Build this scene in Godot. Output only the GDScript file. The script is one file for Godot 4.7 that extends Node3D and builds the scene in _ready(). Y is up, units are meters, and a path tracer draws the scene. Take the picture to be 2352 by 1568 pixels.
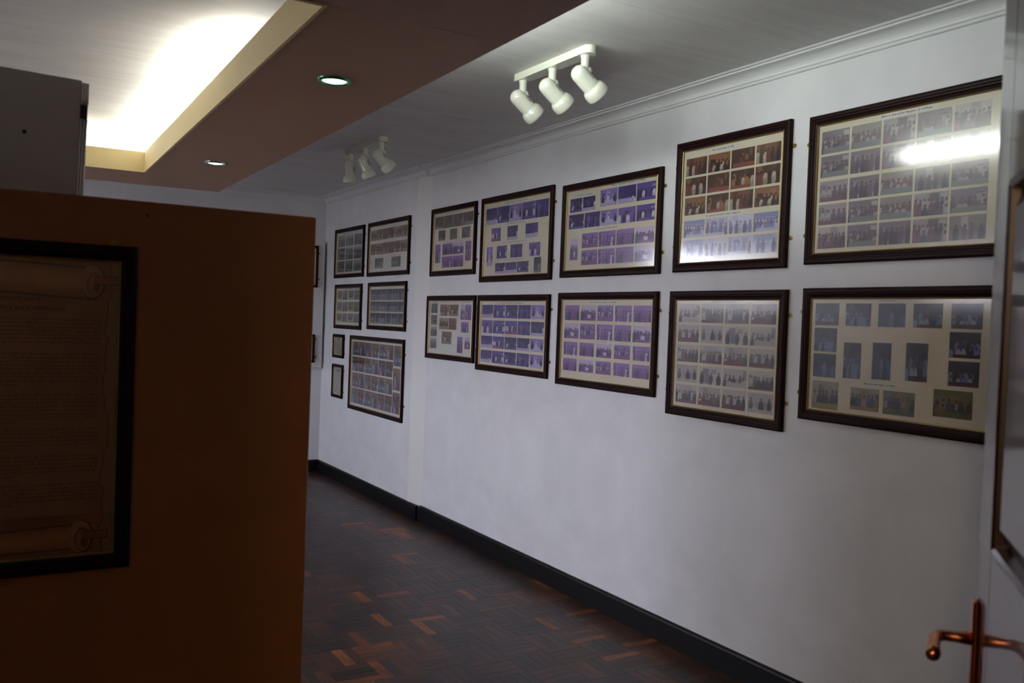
extends Node3D
# World: x = across the room (the picture wall stands at +x), y = up, z = minus the depth into the room. Metres.

const EYE := Vector3(0, 1.55, 0)
const FOCAL := 2057.3          # pixels, for a frame of 2352 x 1568
const RIGHT := Vector3(0.86000569, 0.03758357, 0.50889851)
const UPV := Vector3(-0.02121149, 0.99905498, -0.03793694)
const FWD := Vector3(0.5098434, -0.02183149, -0.85999017)
const WALL := 2.932            # plaster face of the picture wall
const PIER := 2.905            # face of its thicker far stretch
const STEP := 6.42             # depth where the thicker stretch begins
const FAR := 8.58
const LEFT := -3.6
const NEAR := 0.28
const CEIL := 2.703

var M := {}
var T := {}
var taken := {}
var rng := RandomNumberGenerator.new()

# ------------------------------------------------------------------ helpers
func numbered(called: String) -> String:
	if not taken.has(called):
		taken[called] = 0
		return called
	taken[called] += 1
	return "%s_%03d" % [called, taken[called]]

func thing(called: String, label: String, category: String, at := Vector3.ZERO, group := "") -> Node3D:
	var o := Node3D.new()
	o.name = numbered(called)
	add_child(o)
	o.position = at
	tag(o, label, category, group)
	return o

func tag(o: Node, label: String, category: String, group := "") -> void:
	o.set_meta("label", label)
	o.set_meta("category", category)
	if group != "":
		o.set_meta("group", group)

func struct(called: String, label := "", category := "") -> Node3D:
	var o := Node3D.new()
	o.name = numbered(called)
	add_child(o)
	o.set_meta("kind", "structure")
	if label != "":
		o.set_meta("label", label)
	if category != "":
		o.set_meta("category", category)
	return o

func part(parent: Node, called: String, mesh: Mesh, mat: Material, at := Vector3.ZERO, turn := Basis.IDENTITY) -> MeshInstance3D:
	var o := MeshInstance3D.new()
	o.name = called
	o.mesh = mesh
	o.material_override = mat
	parent.add_child(o, true)
	o.transform = Transform3D(turn, at)
	return o

func box(size: Vector3) -> BoxMesh:
	var b := BoxMesh.new()
	b.size = size
	return b

# a thin card whose face carries the whole of its picture
func card(w: float, h: float, d: float) -> ArrayMesh:
	var st := SurfaceTool.new()
	st.begin(Mesh.PRIMITIVE_TRIANGLES)
	var f := [Vector3(-w / 2, h / 2, d / 2), Vector3(w / 2, h / 2, d / 2), Vector3(w / 2, -h / 2, d / 2), Vector3(-w / 2, -h / 2, d / 2)]
	var uv := [Vector2(0, 0), Vector2(1, 0), Vector2(1, 1), Vector2(0, 1)]
	for i in [0, 1, 2, 0, 2, 3]:
		st.set_normal(Vector3(0, 0, 1))
		st.set_uv(uv[i])
		st.add_vertex(f[i])
	for k in 4:
		var j := (k + 1) % 4
		var a: Vector3 = f[k]
		var b: Vector3 = f[j]
		var q := [a, Vector3(a.x, a.y, -d / 2), Vector3(b.x, b.y, -d / 2), b]
		var n := ((a + b) / 2 * Vector3(1, 1, 0)).normalized()
		var t := [uv[k], uv[k], uv[j], uv[j]]
		for i in [0, 1, 2, 0, 2, 3]:
			st.set_normal(n)
			st.set_uv(t[i])
			st.add_vertex(q[i])
	return st.commit()

# a box between two corners given as (x, y, depth)
func slab(parent: Node, called: String, mat: Material, x0: float, x1: float, y0: float, y1: float, a0: float, a1: float) -> MeshInstance3D:
	return part(parent, called, box(Vector3(absf(x1 - x0), absf(y1 - y0), absf(a1 - a0))), mat, Vector3((x0 + x1) / 2, (y0 + y1) / 2, -(a0 + a1) / 2))

func quad(st: SurfaceTool, a: Vector3, b: Vector3, c: Vector3, d: Vector3, out: Vector3) -> void:
	# front faces run clockwise seen from outside
	var n := (b - a).cross(c - a)
	var p := [a, b, c, d]
	if n.dot(out) > 0:
		p = [a, d, c, b]
	for i in [0, 1, 2, 0, 2, 3]:
		st.add_vertex(p[i])

func done(st: SurfaceTool) -> ArrayMesh:
	st.generate_normals()
	return st.commit()

func soft_box(s: Vector3, c: float) -> ArrayMesh:
	# box with chamfered edges
	var st := SurfaceTool.new()
	st.begin(Mesh.PRIMITIVE_TRIANGLES)
	st.set_smooth_group(-1)
	var h := s / 2
	for ax in 3:
		var u := (ax + 1) % 3
		var v := (ax + 2) % 3
		for sg in [-1.0, 1.0]:
			var pts := []
			for k in [[-1, -1], [1, -1], [1, 1], [-1, 1]]:
				var p := Vector3.ZERO
				p[ax] = sg * h[ax]
				p[u] = k[0] * (h[u] - c)
				p[v] = k[1] * (h[v] - c)
				pts.append(p)
			var o := Vector3.ZERO
			o[ax] = sg
			quad(st, pts[0], pts[1], pts[2], pts[3], o)
	for ax in 3:
		var u := (ax + 1) % 3
		var v := (ax + 2) % 3
		for su in [-1.0, 1.0]:
			for sv in [-1.0, 1.0]:
				var pts := []
				for k in [[-1, 0], [1, 0], [1, 1], [-1, 1]]:
					var p := Vector3.ZERO
					p[ax] = k[0] * (h[ax] - c)
					p[u] = su * (h[u] - (c if k[1] == 0 else 0.0))
					p[v] = sv * (h[v] - (0.0 if k[1] == 0 else c))
					pts.append(p)
				var o := Vector3.ZERO
				o[u] = su
				o[v] = sv
				quad(st, pts[0], pts[1], pts[2], pts[3], o)
	for sx in [-1.0, 1.0]:
		for sy in [-1.0, 1.0]:
			for sz in [-1.0, 1.0]:
				var a := Vector3(sx * h.x, sy * (h.y - c), sz * (h.z - c))
				var b := Vector3(sx * (h.x - c), sy * h.y, sz * (h.z - c))
				var d := Vector3(sx * (h.x - c), sy * (h.y - c), sz * h.z)
				var n := (b - a).cross(d - a)
				var q := [a, b, d] if n.dot(Vector3(sx, sy, sz)) < 0 else [a, d, b]
				for p in q:
					st.add_vertex(p)
	return done(st)

# a profile (pairs u, v) pushed along z from z0 to z1; mitre0 and mitre1 shift the ends by that many times u
func extrude(prof: PackedVector2Array, z0: float, z1: float, mitre0 := 0.0, mitre1 := 0.0, smooth := false) -> ArrayMesh:
	var st := SurfaceTool.new()
	st.begin(Mesh.PRIMITIVE_TRIANGLES)
	st.set_smooth_group(0 if smooth else -1)
	var n := prof.size()
	var mid := Vector2.ZERO
	for p in prof:
		mid += p / n
	var area := 0.0
	for i in n:
		area += prof[i].cross(prof[(i + 1) % n])
	for i in n:
		var p := prof[i]
		var q := prof[(i + 1) % n]
		var e := q - p
		var o := Vector2(e.y, -e.x) * signf(area)
		quad(st, Vector3(p.x, p.y, z0 + mitre0 * p.x), Vector3(q.x, q.y, z0 + mitre0 * q.x), Vector3(q.x, q.y, z1 + mitre1 * q.x), Vector3(p.x, p.y, z1 + mitre1 * p.x), Vector3(o.x, o.y, 0))
	st.set_smooth_group(-1)
	var tri := Geometry2D.triangulate_polygon(prof)
	for e in 2:
		var z: float = [z0, z1][e]
		var m: float = [mitre0, mitre1][e]
		for k in range(0, tri.size(), 3):
			var v := []
			for j in 3:
				var p := prof[tri[k + j]]
				v.append(Vector3(p.x, p.y, z + m * p.x))
			var nn: Vector3 = (v[1] - v[0]).cross(v[2] - v[0])
			var out := -1.0 if e == 0 else 1.0
			if nn.z * out > 0:
				v = [v[0], v[2], v[1]]
			for p in v:
				st.add_vertex(p)
	return done(st)

# a profile of (radius, height) turned round y
func lathe(prof: PackedVector2Array, segs := 28, smooth := true) -> ArrayMesh:
	var st := SurfaceTool.new()
	st.begin(Mesh.PRIMITIVE_TRIANGLES)
	st.set_smooth_group(0 if smooth else -1)
	for i in prof.size() - 1:
		var p := prof[i]
		var q := prof[i + 1]
		for k in segs:
			var t0 := TAU * k / segs
			var t1 := TAU * (k + 1) / segs
			var a := Vector3(p.x * cos(t0), p.y, p.x * sin(t0))
			var b := Vector3(p.x * cos(t1), p.y, p.x * sin(t1))
			var c := Vector3(q.x * cos(t1), q.y, q.x * sin(t1))
			var d := Vector3(q.x * cos(t0), q.y, q.x * sin(t0))
			# outward for a profile that runs upwards
			for v in [a, c, b, a, d, c]:
				st.add_vertex(v)
	st.index()
	return done(st)

func tube(pts: Array, radii: Array, segs := 12) -> ArrayMesh:
	var st := SurfaceTool.new()
	st.begin(Mesh.PRIMITIVE_TRIANGLES)
	st.set_smooth_group(0)
	var rings := []
	var side := Vector3.ZERO
	for i in pts.size():
		var d: Vector3 = (pts[mini(i + 1, pts.size() - 1)] - pts[maxi(i - 1, 0)]).normalized()
		if side == Vector3.ZERO:
			side = d.cross(Vector3.UP if absf(d.y) < 0.9 else Vector3.RIGHT).normalized()
		side = (side - d * side.dot(d)).normalized()
		var up := d.cross(side)
		var ring := []
		for k in segs:
			var t := TAU * k / segs
			ring.append(pts[i] + (side * cos(t) + up * sin(t)) * radii[i])
		rings.append(ring)
	for i in pts.size() - 1:
		for k in segs:
			var j := (k + 1) % segs
			var a: Vector3 = rings[i][k]
			var b: Vector3 = rings[i][j]
			var c: Vector3 = rings[i + 1][j]
			var d: Vector3 = rings[i + 1][k]
			quad(st, a, b, c, d, (a + c) / 2 - (pts[i] + pts[i + 1]) / 2)
	for e in [0, pts.size() - 1]:
		for k in segs:
			var a: Vector3 = rings[e][k]
			var b: Vector3 = rings[e][(k + 1) % segs]
			var out: Vector3 = pts[e] - pts[1 if e == 0 else e - 1]
			var tri := [pts[e], a, b]
			if (a - pts[e]).cross(b - pts[e]).dot(out) > 0:
				tri = [pts[e], b, a]
			for v in tri:
				st.add_vertex(v)
	return done(st)

# ------------------------------------------------------------------ materials
func mat(color: Color, rough := 0.6, metal := 0.0) -> StandardMaterial3D:
	var m := StandardMaterial3D.new()
	m.albedo_color = color
	m.roughness = rough
	m.metallic = metal
	return m

func rgb(r: int, g: int, b: int) -> Color:
	return Color8(r, g, b)

func noise_image(w: int, h: int, seed_: int, freq: Vector2, octaves: int, lo: float, hi: float) -> Image:
	var n := FastNoiseLite.new()
	n.seed = seed_
	n.noise_type = FastNoiseLite.TYPE_SIMPLEX_SMOOTH
	n.frequency = 1.0
	n.fractal_octaves = octaves
	var im := Image.create(w, h, false, Image.FORMAT_RGB8)
	for y in h:
		for x in w:
			# wrap both ways by walking round two circles
			var tx := TAU * x / w
			var ty := TAU * y / h
			var v := n.get_noise_3d(cos(tx) * freq.x + 7.0, sin(tx) * freq.x, cos(ty) * freq.y + sin(ty) * freq.y * 1.618)
			v = clampf(lo + (hi - lo) * (v * 0.9 + 0.5), 0, 1)
			im.set_pixel(x, y, Color(v, v, v))
	return im

func tex(im: Image) -> ImageTexture:
	im.generate_mipmaps()
	return ImageTexture.create_from_image(im)

func make_materials() -> void:
	T.mottle = tex(noise_image(256, 256, 3, Vector2(1.1, 1.1), 4, 0.965, 1.0))
	T.relief = tex(noise_image(256, 256, 9, Vector2(6, 6), 4, 0.2, 0.8))
	T.grain = tex(noise_image(256, 128, 5, Vector2(0.7, 7.0), 4, 0.55, 1.0))
	T.brush = tex(noise_image(256, 128, 15, Vector2(0.5, 5.0), 4, 0.95, 1.0))
	for a in [["plaster", rgb(226, 226, 230), 0.62, 0.5], ["ceiling", rgb(226, 225, 224), 0.75, 0.5]]:
		var m := mat(a[1], a[2])
		m.albedo_texture = T.mottle if a[0] == "plaster" else T.brush
		m.heightmap_enabled = true
		m.heightmap_texture = T.relief
		m.heightmap_scale = 0.06
		m.uv1_triplanar = true
		m.uv1_world_triplanar = true
		m.uv1_scale = Vector3.ONE * a[3]
		M[a[0]] = m
	M.lit_strip = mat(rgb(229, 227, 227), 0.6)  # light caught by the wall step, put into the colour
	M.cornice = mat(rgb(222, 222, 224), 0.6)
	M.soffit = mat(rgb(188, 147, 116), 0.55)
	M.fascia = mat(rgb(234, 214, 158), 0.6)
	M.skirting = mat(rgb(19, 17, 19), 0.4)
	M.skirting.metallic_specular = 0.35
	M.partition = mat(rgb(142, 84, 38), 0.5)
	M.partition.albedo_texture = T.mottle
	M.partition.uv1_triplanar = true
	M.partition.uv1_scale = Vector3.ONE * 0.8
	M.board_grey = mat(rgb(182, 182, 186), 0.7)
	M.chrome = mat(rgb(238, 238, 248), 0.3, 0.6)
	M.joint = mat(rgb(28, 28, 30), 0.5)
	M.moulding = mat(rgb(34, 14, 14), 0.42)
	M.moulding.metallic_specular = 0.22
	M.poster_moulding = mat(rgb(22, 9, 12), 0.45)
	M.poster_moulding.metallic_specular = 0.25
	M.gilt = mat(rgb(150, 126, 78), 0.35, 0.7)
	M.brass = mat(rgb(138, 112, 60), 0.35, 0.9)
	M.card = mat(rgb(222, 214, 192), 0.8)
	M.card_white = mat(rgb(220, 219, 214), 0.8)
	M.backing = mat(rgb(70, 52, 40), 0.8)
	M.white_board = mat(rgb(222, 222, 224), 0.5)
	M.lamp_white = mat(rgb(226, 228, 214), 0.22)
	M.lamp_white.clearcoat_enabled = true
	M.lamp_white.clearcoat = 0.6
	M.lamp_white.clearcoat_roughness = 0.1
	M.lamp_dark = mat(rgb(176, 177, 166), 0.6)
	M.glass = mat(Color(0.1, 0.1, 0.1, 0.02), 0.02)
	M.glass.transparency = BaseMaterial3D.TRANSPARENCY_ALPHA
	M.picture_glass = mat(Color(0.1, 0.1, 0.1, 0.02), 0.12)
	M.picture_glass.transparency = BaseMaterial3D.TRANSPARENCY_ALPHA
	M.lobby = mat(rgb(158, 142, 126), 0.7)
	M.copper = mat(rgb(206, 132, 92), 0.2, 1.0)
	M.door = mat(rgb(64, 24, 14), 0.3)
	M.door.albedo_texture = T.grain
	M.door.uv1_triplanar = true
	M.door.uv1_scale = Vector3(1.5, 1.5, 1.5)
	M.door.clearcoat_enabled = true
	M.door.clearcoat = 1.0
	M.door.clearcoat_roughness = 0.06
	M.window_white = mat(rgb(214, 214, 212), 0.5)
	M.tube = mat(rgb(240, 245, 235), 0.4)
	M.tube.emission_enabled = true
	M.tube.emission = rgb(255, 250, 232)
	M.tube.emission_energy_multiplier = 3.0
	M.batten = mat(rgb(225, 225, 220), 0.5)
	M.lens = mat(rgb(240, 250, 245), 0.3)
	M.lens.emission_enabled = true
	M.lens.emission = rgb(225, 255, 240)
	M.lens.emission_energy_multiplier = 4.0
	M.lens_cool = mat(rgb(240, 250, 250), 0.3)
	M.lens_cool.emission_enabled = true
	M.lens_cool.emission = rgb(232, 248, 255)
	M.lens_cool.emission_energy_multiplier = 4.0
	M.ring_green = mat(rgb(96, 168, 128), 0.15, 0.8)
	M.ring_chrome = mat(rgb(200, 205, 208), 0.15, 1.0)
	M.globe = mat(rgb(250, 235, 215), 0.4)
	M.globe.emission_enabled = true
	M.globe.emission = rgb(255, 226, 190)
	M.globe.emission_energy_multiplier = 2.0
	M.subfloor = mat(rgb(20, 13, 11), 0.7)
	var tones := [rgb(62, 40, 34), rgb(76, 48, 38), rgb(92, 56, 40), rgb(54, 40, 39), rgb(112, 66, 40), rgb(150, 84, 40), rgb(170, 100, 50)]
	M.strips = []
	for c in tones:
		var m := mat(c, 0.37)
		m.albedo_texture = T.grain
		m.metallic_specular = 0.42
		M.strips.append(m)

# ------------------------------------------------------------------ prints
func ell(im: Image, cx: float, cy: float, rx: float, ry: float, c: Color) -> void:
	for y in range(maxi(0, int(cy - ry)), mini(im.get_height(), int(cy + ry) + 1)):
		for x in range(maxi(0, int(cx - rx)), mini(im.get_width(), int(cx + rx) + 1)):
			if pow((x - cx) / rx, 2) + pow((y - cy) / ry, 2) <= 1.0:
				im.set_pixel(x, y, c)

func rect(im: Image, x: float, y: float, w: float, h: float, c: Color) -> void:
	im.fill_rect(Rect2i(int(x), int(y), int(w), int(h)), c)

# a snapshot: people in a row or two before a background, or a place
func snapshot(seed_: int, p: Dictionary) -> ImageTexture:
	var r := RandomNumberGenerator.new()
	r.seed = seed_
	var w := 96
	var h := 72
	var im := Image.create(w, h, false, Image.FORMAT_RGB8)
	var n := FastNoiseLite.new()
	n.seed = seed_
	n.frequency = 0.05
	var top: Color = p.bg[r.randi() % p.bg.size()]
	var low: Color = p.bg[r.randi() % p.bg.size()]
	var edge := r.randf_range(0.3, 0.75) * h
	for y in h:
		for x in w:
			var k := smoothstep(edge - 6, edge + 6, y + 5.0 * n.get_noise_2d(x, 0))
			im.set_pixel(x, y, top.lerp(low, k))
	for i in r.randi_range(2, 6):
		var c: Color = p.bg[r.randi() % p.bg.size()].lerp(p.cloth[r.randi() % p.cloth.size()], r.randf_range(0.0, 0.5))
		rect(im, r.randf_range(-10, w), r.randf_range(0, h * 0.5), r.randf_range(8, 30), r.randf_range(10, 40), c)
	var rows := r.randi_range(1, 2)
	for row in rows:
		var count := r.randi_range(3, 7) if rows == 1 else r.randi_range(5, 8)
		var base_y := h * (0.34 + 0.2 * row + r.randf_range(-0.04, 0.06))
		for i in count:
			var cx := w * (i + 0.5 + r.randf_range(-0.25, 0.25)) / count
			var s := r.randf_range(0.85, 1.15) * (h * 0.072)
			var cy := base_y + r.randf_range(-3, 3)
			var c: Color = p.cloth[r.randi() % p.cloth.size()]
			ell(im, cx, cy + s * 5.0, s * 1.75, s * 4.0, c)
			rect(im, cx - s * 1.4, cy + s * 5.0, s * 2.8, h, c.darkened(r.randf_range(0.0, 0.3)))
			ell(im, cx, cy, s * 0.8, s, p.skin[r.randi() % p.skin.size()])
	if r.randf() < 0.55:
		var c: Color = p.front[r.randi() % p.front.size()]
		rect(im, r.randf_range(-20, 20), h * r.randf_range(0.72, 0.88), w, h, c)
	for y in h:
		for x in w:
			var v := n.get_noise_2d(x * 6.0, y * 6.0 + 50) * 0.12
			var c := im.get_pixel(x, y).lerp(p.veil, p.fade)
			im.set_pixel(x, y, Color(clampf(c.r + v, 0, 1), clampf(c.g + v, 0, 1), clampf(c.b + v, 0, 1)))
	return tex(im)

func palette(called: String, count: int, seed_: int, bg: Array, cloth: Array, skin: Array, front: Array, veil: Color, fade: float) -> void:
	var list := []
	for i in count:
		var m := mat(Color.WHITE, 0.45)
		m.albedo_texture = snapshot(seed_ + i * 17, {"bg": bg, "cloth": cloth, "skin": skin, "front": front, "veil": veil, "fade": fade})
		m.albedo_texture.resource_name = "snapshot"
		list.append(m)
	M["print_" + called] = list

func make_prints() -> void:
	var dark := [rgb(52, 34, 30), rgb(70, 46, 38), rgb(40, 28, 28)]
	palette("purple", 8, 100, [rgb(138, 118, 190), rgb(92, 70, 156), rgb(196, 186, 222), rgb(50, 38, 116), rgb(112, 80, 160), rgb(40, 32, 100)], [rgb(30, 22, 84), rgb(60, 44, 126), rgb(26, 20, 58), rgb(212, 206, 230), rgb(84, 54, 130)], [rgb(90, 60, 96), rgb(70, 48, 84)], [rgb(180, 168, 206), rgb(150, 60, 110), rgb(90, 70, 150)], rgb(110, 90, 170), 0.06)
	palette("violet", 6, 200, [rgb(176, 150, 200), rgb(140, 104, 176), rgb(204, 190, 216), rgb(90, 64, 136), rgb(70, 66, 140)], [rgb(60, 36, 104), rgb(84, 54, 130), rgb(210, 200, 222), rgb(44, 32, 84), rgb(120, 70, 140)], [rgb(100, 66, 100), rgb(80, 54, 90)], [rgb(196, 180, 210), rgb(130, 66, 130)], rgb(150, 120, 190), 0.12)
	palette("brown", 5, 300, [rgb(92, 58, 34), rgb(120, 78, 42), rgb(72, 44, 30), rgb(140, 96, 60)], [rgb(40, 24, 22), rgb(190, 176, 156), rgb(150, 104, 40), rgb(110, 54, 50), rgb(64, 40, 34)], dark, [rgb(190, 180, 168), rgb(140, 70, 60), rgb(200, 190, 180)], rgb(110, 76, 52), 0.12)
	palette("pale", 4, 400, [rgb(190, 190, 220), rgb(150, 156, 200), rgb(210, 210, 228), rgb(120, 126, 180)], [rgb(70, 70, 120), rgb(110, 116, 170), rgb(190, 190, 214), rgb(90, 80, 130)], [rgb(110, 90, 110)], [rgb(190, 110, 150), rgb(180, 180, 210)], rgb(190, 190, 220), 0.25)  # bluish window glare is painted into these prints
	palette("mauve", 8, 500, [rgb(160, 150, 160), rgb(120, 106, 124), rgb(186, 180, 180), rgb(96, 80, 104), rgb(140, 130, 126)], [rgb(70, 56, 82), rgb(100, 80, 100), rgb(170, 164, 170), rgb(120, 74, 96), rgb(60, 60, 84)], [rgb(90, 66, 70)], [rgb(150, 140, 140), rgb(110, 76, 96), rgb(120, 130, 128)], rgb(140, 130, 140), 0.18)
	palette("hall", 7, 600, [rgb(190, 184, 182), rgb(176, 172, 176), rgb(200, 194, 190)], [rgb(34, 32, 44), rgb(56, 52, 66), rgb(190, 184, 186), rgb(90, 76, 80), rgb(44, 40, 50)], [rgb(96, 66, 58), rgb(120, 84, 72)], [rgb(104, 34, 40), rgb(90, 40, 46), rgb(180, 172, 168)], rgb(150, 144, 148), 0.12)
	palette("navy", 6, 700, [rgb(26, 28, 44), rgb(20, 22, 32), rgb(44, 50, 76), rgb(34, 34, 48)], [rgb(74, 92, 140), rgb(120, 136, 170), rgb(28, 30, 48), rgb(160, 166, 180), rgb(50, 60, 100)], dark, [rgb(60, 30, 36), rgb(150, 156, 170), rgb(150, 140, 70)], rgb(40, 44, 66), 0.12)
	palette("field", 4, 800, [rgb(130, 110, 60), rgb(60, 62, 44), rgb(150, 146, 130), rgb(96, 96, 60)], [rgb(40, 40, 40), rgb(120, 100, 40), rgb(60, 70, 100), rgb(150, 140, 124), rgb(36, 40, 60)], dark, [rgb(140, 116, 50), rgb(80, 84, 50)], rgb(90, 86, 66), 0.1)
	palette("mixed", 6, 900, [rgb(120, 110, 96), rgb(80, 84, 64), rgb(170, 164, 156), rgb(110, 92, 110)], [rgb(46, 40, 46), rgb(96, 66, 60), rgb(90, 90, 60), rgb(150, 140, 140), rgb(76, 66, 110)], dark, [rgb(120, 40, 40), rgb(90, 110, 60), rgb(150, 146, 140)], rgb(110, 100, 100), 0.15)
	palette("grey", 4, 1000, [rgb(150, 150, 146), rgb(110, 112, 112), rgb(180, 180, 176)], [rgb(44, 46, 50), rgb(84, 86, 88), rgb(130, 130, 130), rgb(30, 30, 34)], [rgb(80, 72, 68)], [rgb(120, 120, 118), rgb(64, 64, 66)], rgb(130, 130, 128), 0.2)
	palette("tan", 4, 1100, [rgb(150, 128, 108), rgb(120, 96, 80), rgb(172, 150, 130), rgb(170, 110, 50)], [rgb(70, 54, 50), rgb(110, 80, 64), rgb(180, 166, 150), rgb(96, 50, 54)], dark, [rgb(130, 60, 54), rgb(150, 130, 110)], rgb(130, 108, 92), 0.2)
	palette("yellow", 3, 1200, [rgb(150, 150, 140), rgb(170, 164, 90), rgb(110, 112, 112)], [rgb(60, 62, 66), rgb(160, 150, 60), rgb(100, 104, 106), rgb(40, 44, 60)], dark, [rgb(170, 160, 60), rgb(140, 140, 130)], rgb(130, 130, 110), 0.15)
	palette("bright", 6, 1300, [rgb(112, 72, 50), rgb(70, 90, 132), rgb(130, 96, 76), rgb(56, 44, 54)], [rgb(70, 112, 170), rgb(160, 84, 44), rgb(130, 44, 60), rgb(176, 172, 176), rgb(34, 36, 66), rgb(60, 130, 160)], dark, [rgb(120, 70, 40), rgb(70, 76, 110)], rgb(84, 76, 84), 0.0)
	M.captions = []
	for i in 3:
		var im := Image.create(160, 16, false, Image.FORMAT_RGB8)
		im.fill(rgb(222, 220, 214))
		scribble(im, 8, 4, 144, 9, 40 + i, rgb(40, 40, 66))
		var m := mat(Color.WHITE, 0.7)
		m.albedo_texture = tex(im)
		M.captions.append(m)
	var pg := Image.create(96, 144, false, Image.FORMAT_RGB8)
	pg.fill(rgb(178, 176, 164))
	rect(pg, 30, 8, 36, 14, rgb(90, 88, 84))
	for i in 22:
		scribble(pg, 10, 30 + i * 5, 76 if i % 6 != 5 else 40, 4, 70 + i, rgb(70, 70, 72))
	M.page = mat(Color.WHITE, 0.7)
	M.page.albedo_texture = tex(pg)

# a line of small print too small and soft to read: letter-sized strokes
func scribble(im: Image, x: float, y: float, w: float, h: float, seed_: int, c: Color) -> void:
	var r := RandomNumberGenerator.new()
	r.seed = seed_
	var at := x
	var left := r.randi_range(2, 9)
	while at < x + w - 2:
		if left == 0:
			left = r.randi_range(2, 9)
			at += h * 0.4
			continue
		var t := r.randf()
		var up := h * (0.0 if t < 0.25 else 0.3)
		var down := h * (0.25 if t > 0.88 else 0.0)
		var lw := h * r.randf_range(0.22, 0.4)
		rect(im, at, y + up, maxf(1, lw), maxf(1, h * 0.75 - up + down), c)
		if lw > 2.4 and r.randf() < 0.7:
			im.set_pixel(clampi(int(at + lw / 2), 0, im.get_width() - 1), clampi(int(y + h * 0.55), 0, im.get_height() - 1), im.get_pixel(clampi(int(x) - 4, 0, im.get_width() - 1), int(y)))
		at += lw + h * 0.13
		left -= 1

# the print of an old scroll: parchment with rolled ends, drawn in browns, and lines of small text
func scroll_print() -> ImageTexture:
	var w := 708
	var h := 1024
	var im := Image.create(w, h, false, Image.FORMAT_RGB8)
	var n := FastNoiseLite.new()
	n.seed = 77
	n.frequency = 0.006
	var paper := rgb(122, 74, 52)
	var pale := rgb(126, 88, 72)
	var line := rgb(48, 24, 15)
	for y in h:
		for x in w:
			var v := n.get_noise_2d(x, y)
			# ragged right edge of the sheet
			var er := 668.0 + 7.0 * sin(y * 0.013) + 5.0 * n.get_noise_2d(y * 4.0, 9.0) + (10.0 if y % 263 < 130 else 0.0)
			var c := paper.lerp(rgb(134, 88, 58), clampf(v * 0.9 + 0.25, 0, 0.6))
			if x > er:
				c = pale
			elif x > er - 4:
				c = line.lerp(c, 0.3)
			# rolled ends
			var sag := 26.0 * sin(PI * clampf(x / 640.0, 0, 1)) 
			var t0 := 20.0 - 8.0 * sin(x * 0.006)
			var t1 := 112.0 + 26.0 * clampf(x / 560.0, 0, 1) - 0.2 * sag
			var b0 := 934.0 - 22.0 * clampf(x / 560.0, 0, 1) + 0.2 * sag
			var b1 := 1004.0
			if x < 640 and y > t0 and y < t1:
				var k := (y - t0) / (t1 - t0)
				c = rgb(128, 74, 36).lerp(rgb(168, 116, 72), sin(PI * clampf(k * 1.1, 0, 1))).lerp(rgb(150, 84, 44), clampf(v, 0, 0.5))
				if k < 0.05 or k > 0.95:
					c = line
			if x < 640 and y > b0 and y < b1:
				var k := (y - b0) / (b1 - b0)
				c = rgb(122, 70, 34).lerp(rgb(160, 108, 66), sin(PI * clampf(k, 0, 1))).lerp(rgb(146, 82, 44), clampf(v, 0, 0.5))
				if k < 0.05 or k > 0.95:
					c = line
			im.set_pixel(x, y, c)
	# curled roll ends and rods
	for e in [[622.0, 74.0], [604.0, 962.0]]:
		ell(im, e[0], e[1], 40, 60, line)
		ell(im, e[0] - 3, e[1] - 2, 37, 56, rgb(150, 102, 70))
		ell(im, e[0] + 6, e[1] + 8, 26, 42, rgb(98, 60, 38))
		ell(im, e[0] + 8, e[1] + 12, 23, 36, rgb(142, 94, 64))
		ell(im, e[0] + 12, e[1] + 18, 12, 20, rgb(92, 54, 36))
		rect(im, e[0] + 6, e[1] - 20, 84, 30, line)
		rect(im, e[0] + 8, e[1] - 17, 82, 24, rgb(124, 74, 50))
	# paragraphs, set solid from edge to edge
	var ink := rgb(44, 22, 16)
	var k := 0
	for p in [[204, 7], [322, 9], [462, 8], [580, 6], [672, 6], [770, 6]]:
		for i in p[1]:
			scribble(im, 20, p[0] + i * 13.0, 632 if i < p[1] - 1 or k % 2 == 0 else 380, 10, 500 + k, ink)
			k += 1
	return tex(im)

# ------------------------------------------------------------------ picture frames
func rail_profile(w: float, d: float) -> PackedVector2Array:
	return PackedVector2Array([Vector2(0, 0), Vector2(0, d * 0.75), Vector2(w * 0.08, d * 0.9), Vector2(w * 0.2, d), Vector2(w * 0.42, d), Vector2(w * 0.5, d * 0.86), Vector2(w * 0.62, d * 0.84), Vector2(w * 0.74, d * 0.66), Vector2(w, d * 0.5), Vector2(w, 0)])

# x of the profile runs from the outer edge of the frame inwards, y stands off the wall, z along the rail
func add_rails(t: Node3D, w: float, h: float, fw: float, d: float, m: Material, called: String, inset := 0.0, prof := PackedVector2Array()) -> void:
	if prof.is_empty():
		prof = rail_profile(fw, d)
	var ww := w - 2 * inset
	var hh := h - 2 * inset
	var long := extrude(prof, -ww / 2, ww / 2, 1.0, -1.0)
	var tall := extrude(prof, -hh / 2, hh / 2, 1.0, -1.0)
	# rows of a basis: profile x, profile y, length
	part(t, called, long, m, Vector3(0, h / 2 - inset, 0), Basis(Vector3(0, -1, 0), Vector3(0, 0, 1), Vector3(-1, 0, 0)))
	part(t, called, long, m, Vector3(0, -h / 2 + inset, 0), Basis(Vector3(0, 1, 0), Vector3(0, 0, 1), Vector3(1, 0, 0)))
	part(t, called, tall, m, Vector3(-w / 2 + inset, 0, 0), Basis(Vector3(1, 0, 0), Vector3(0, 0, 1), Vector3(0, -1, 0)))
	part(t, called, tall, m, Vector3(w / 2 - inset, 0, 0), Basis(Vector3(-1, 0, 0), Vector3(0, 0, 1), Vector3(0, 1, 0)))

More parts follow.
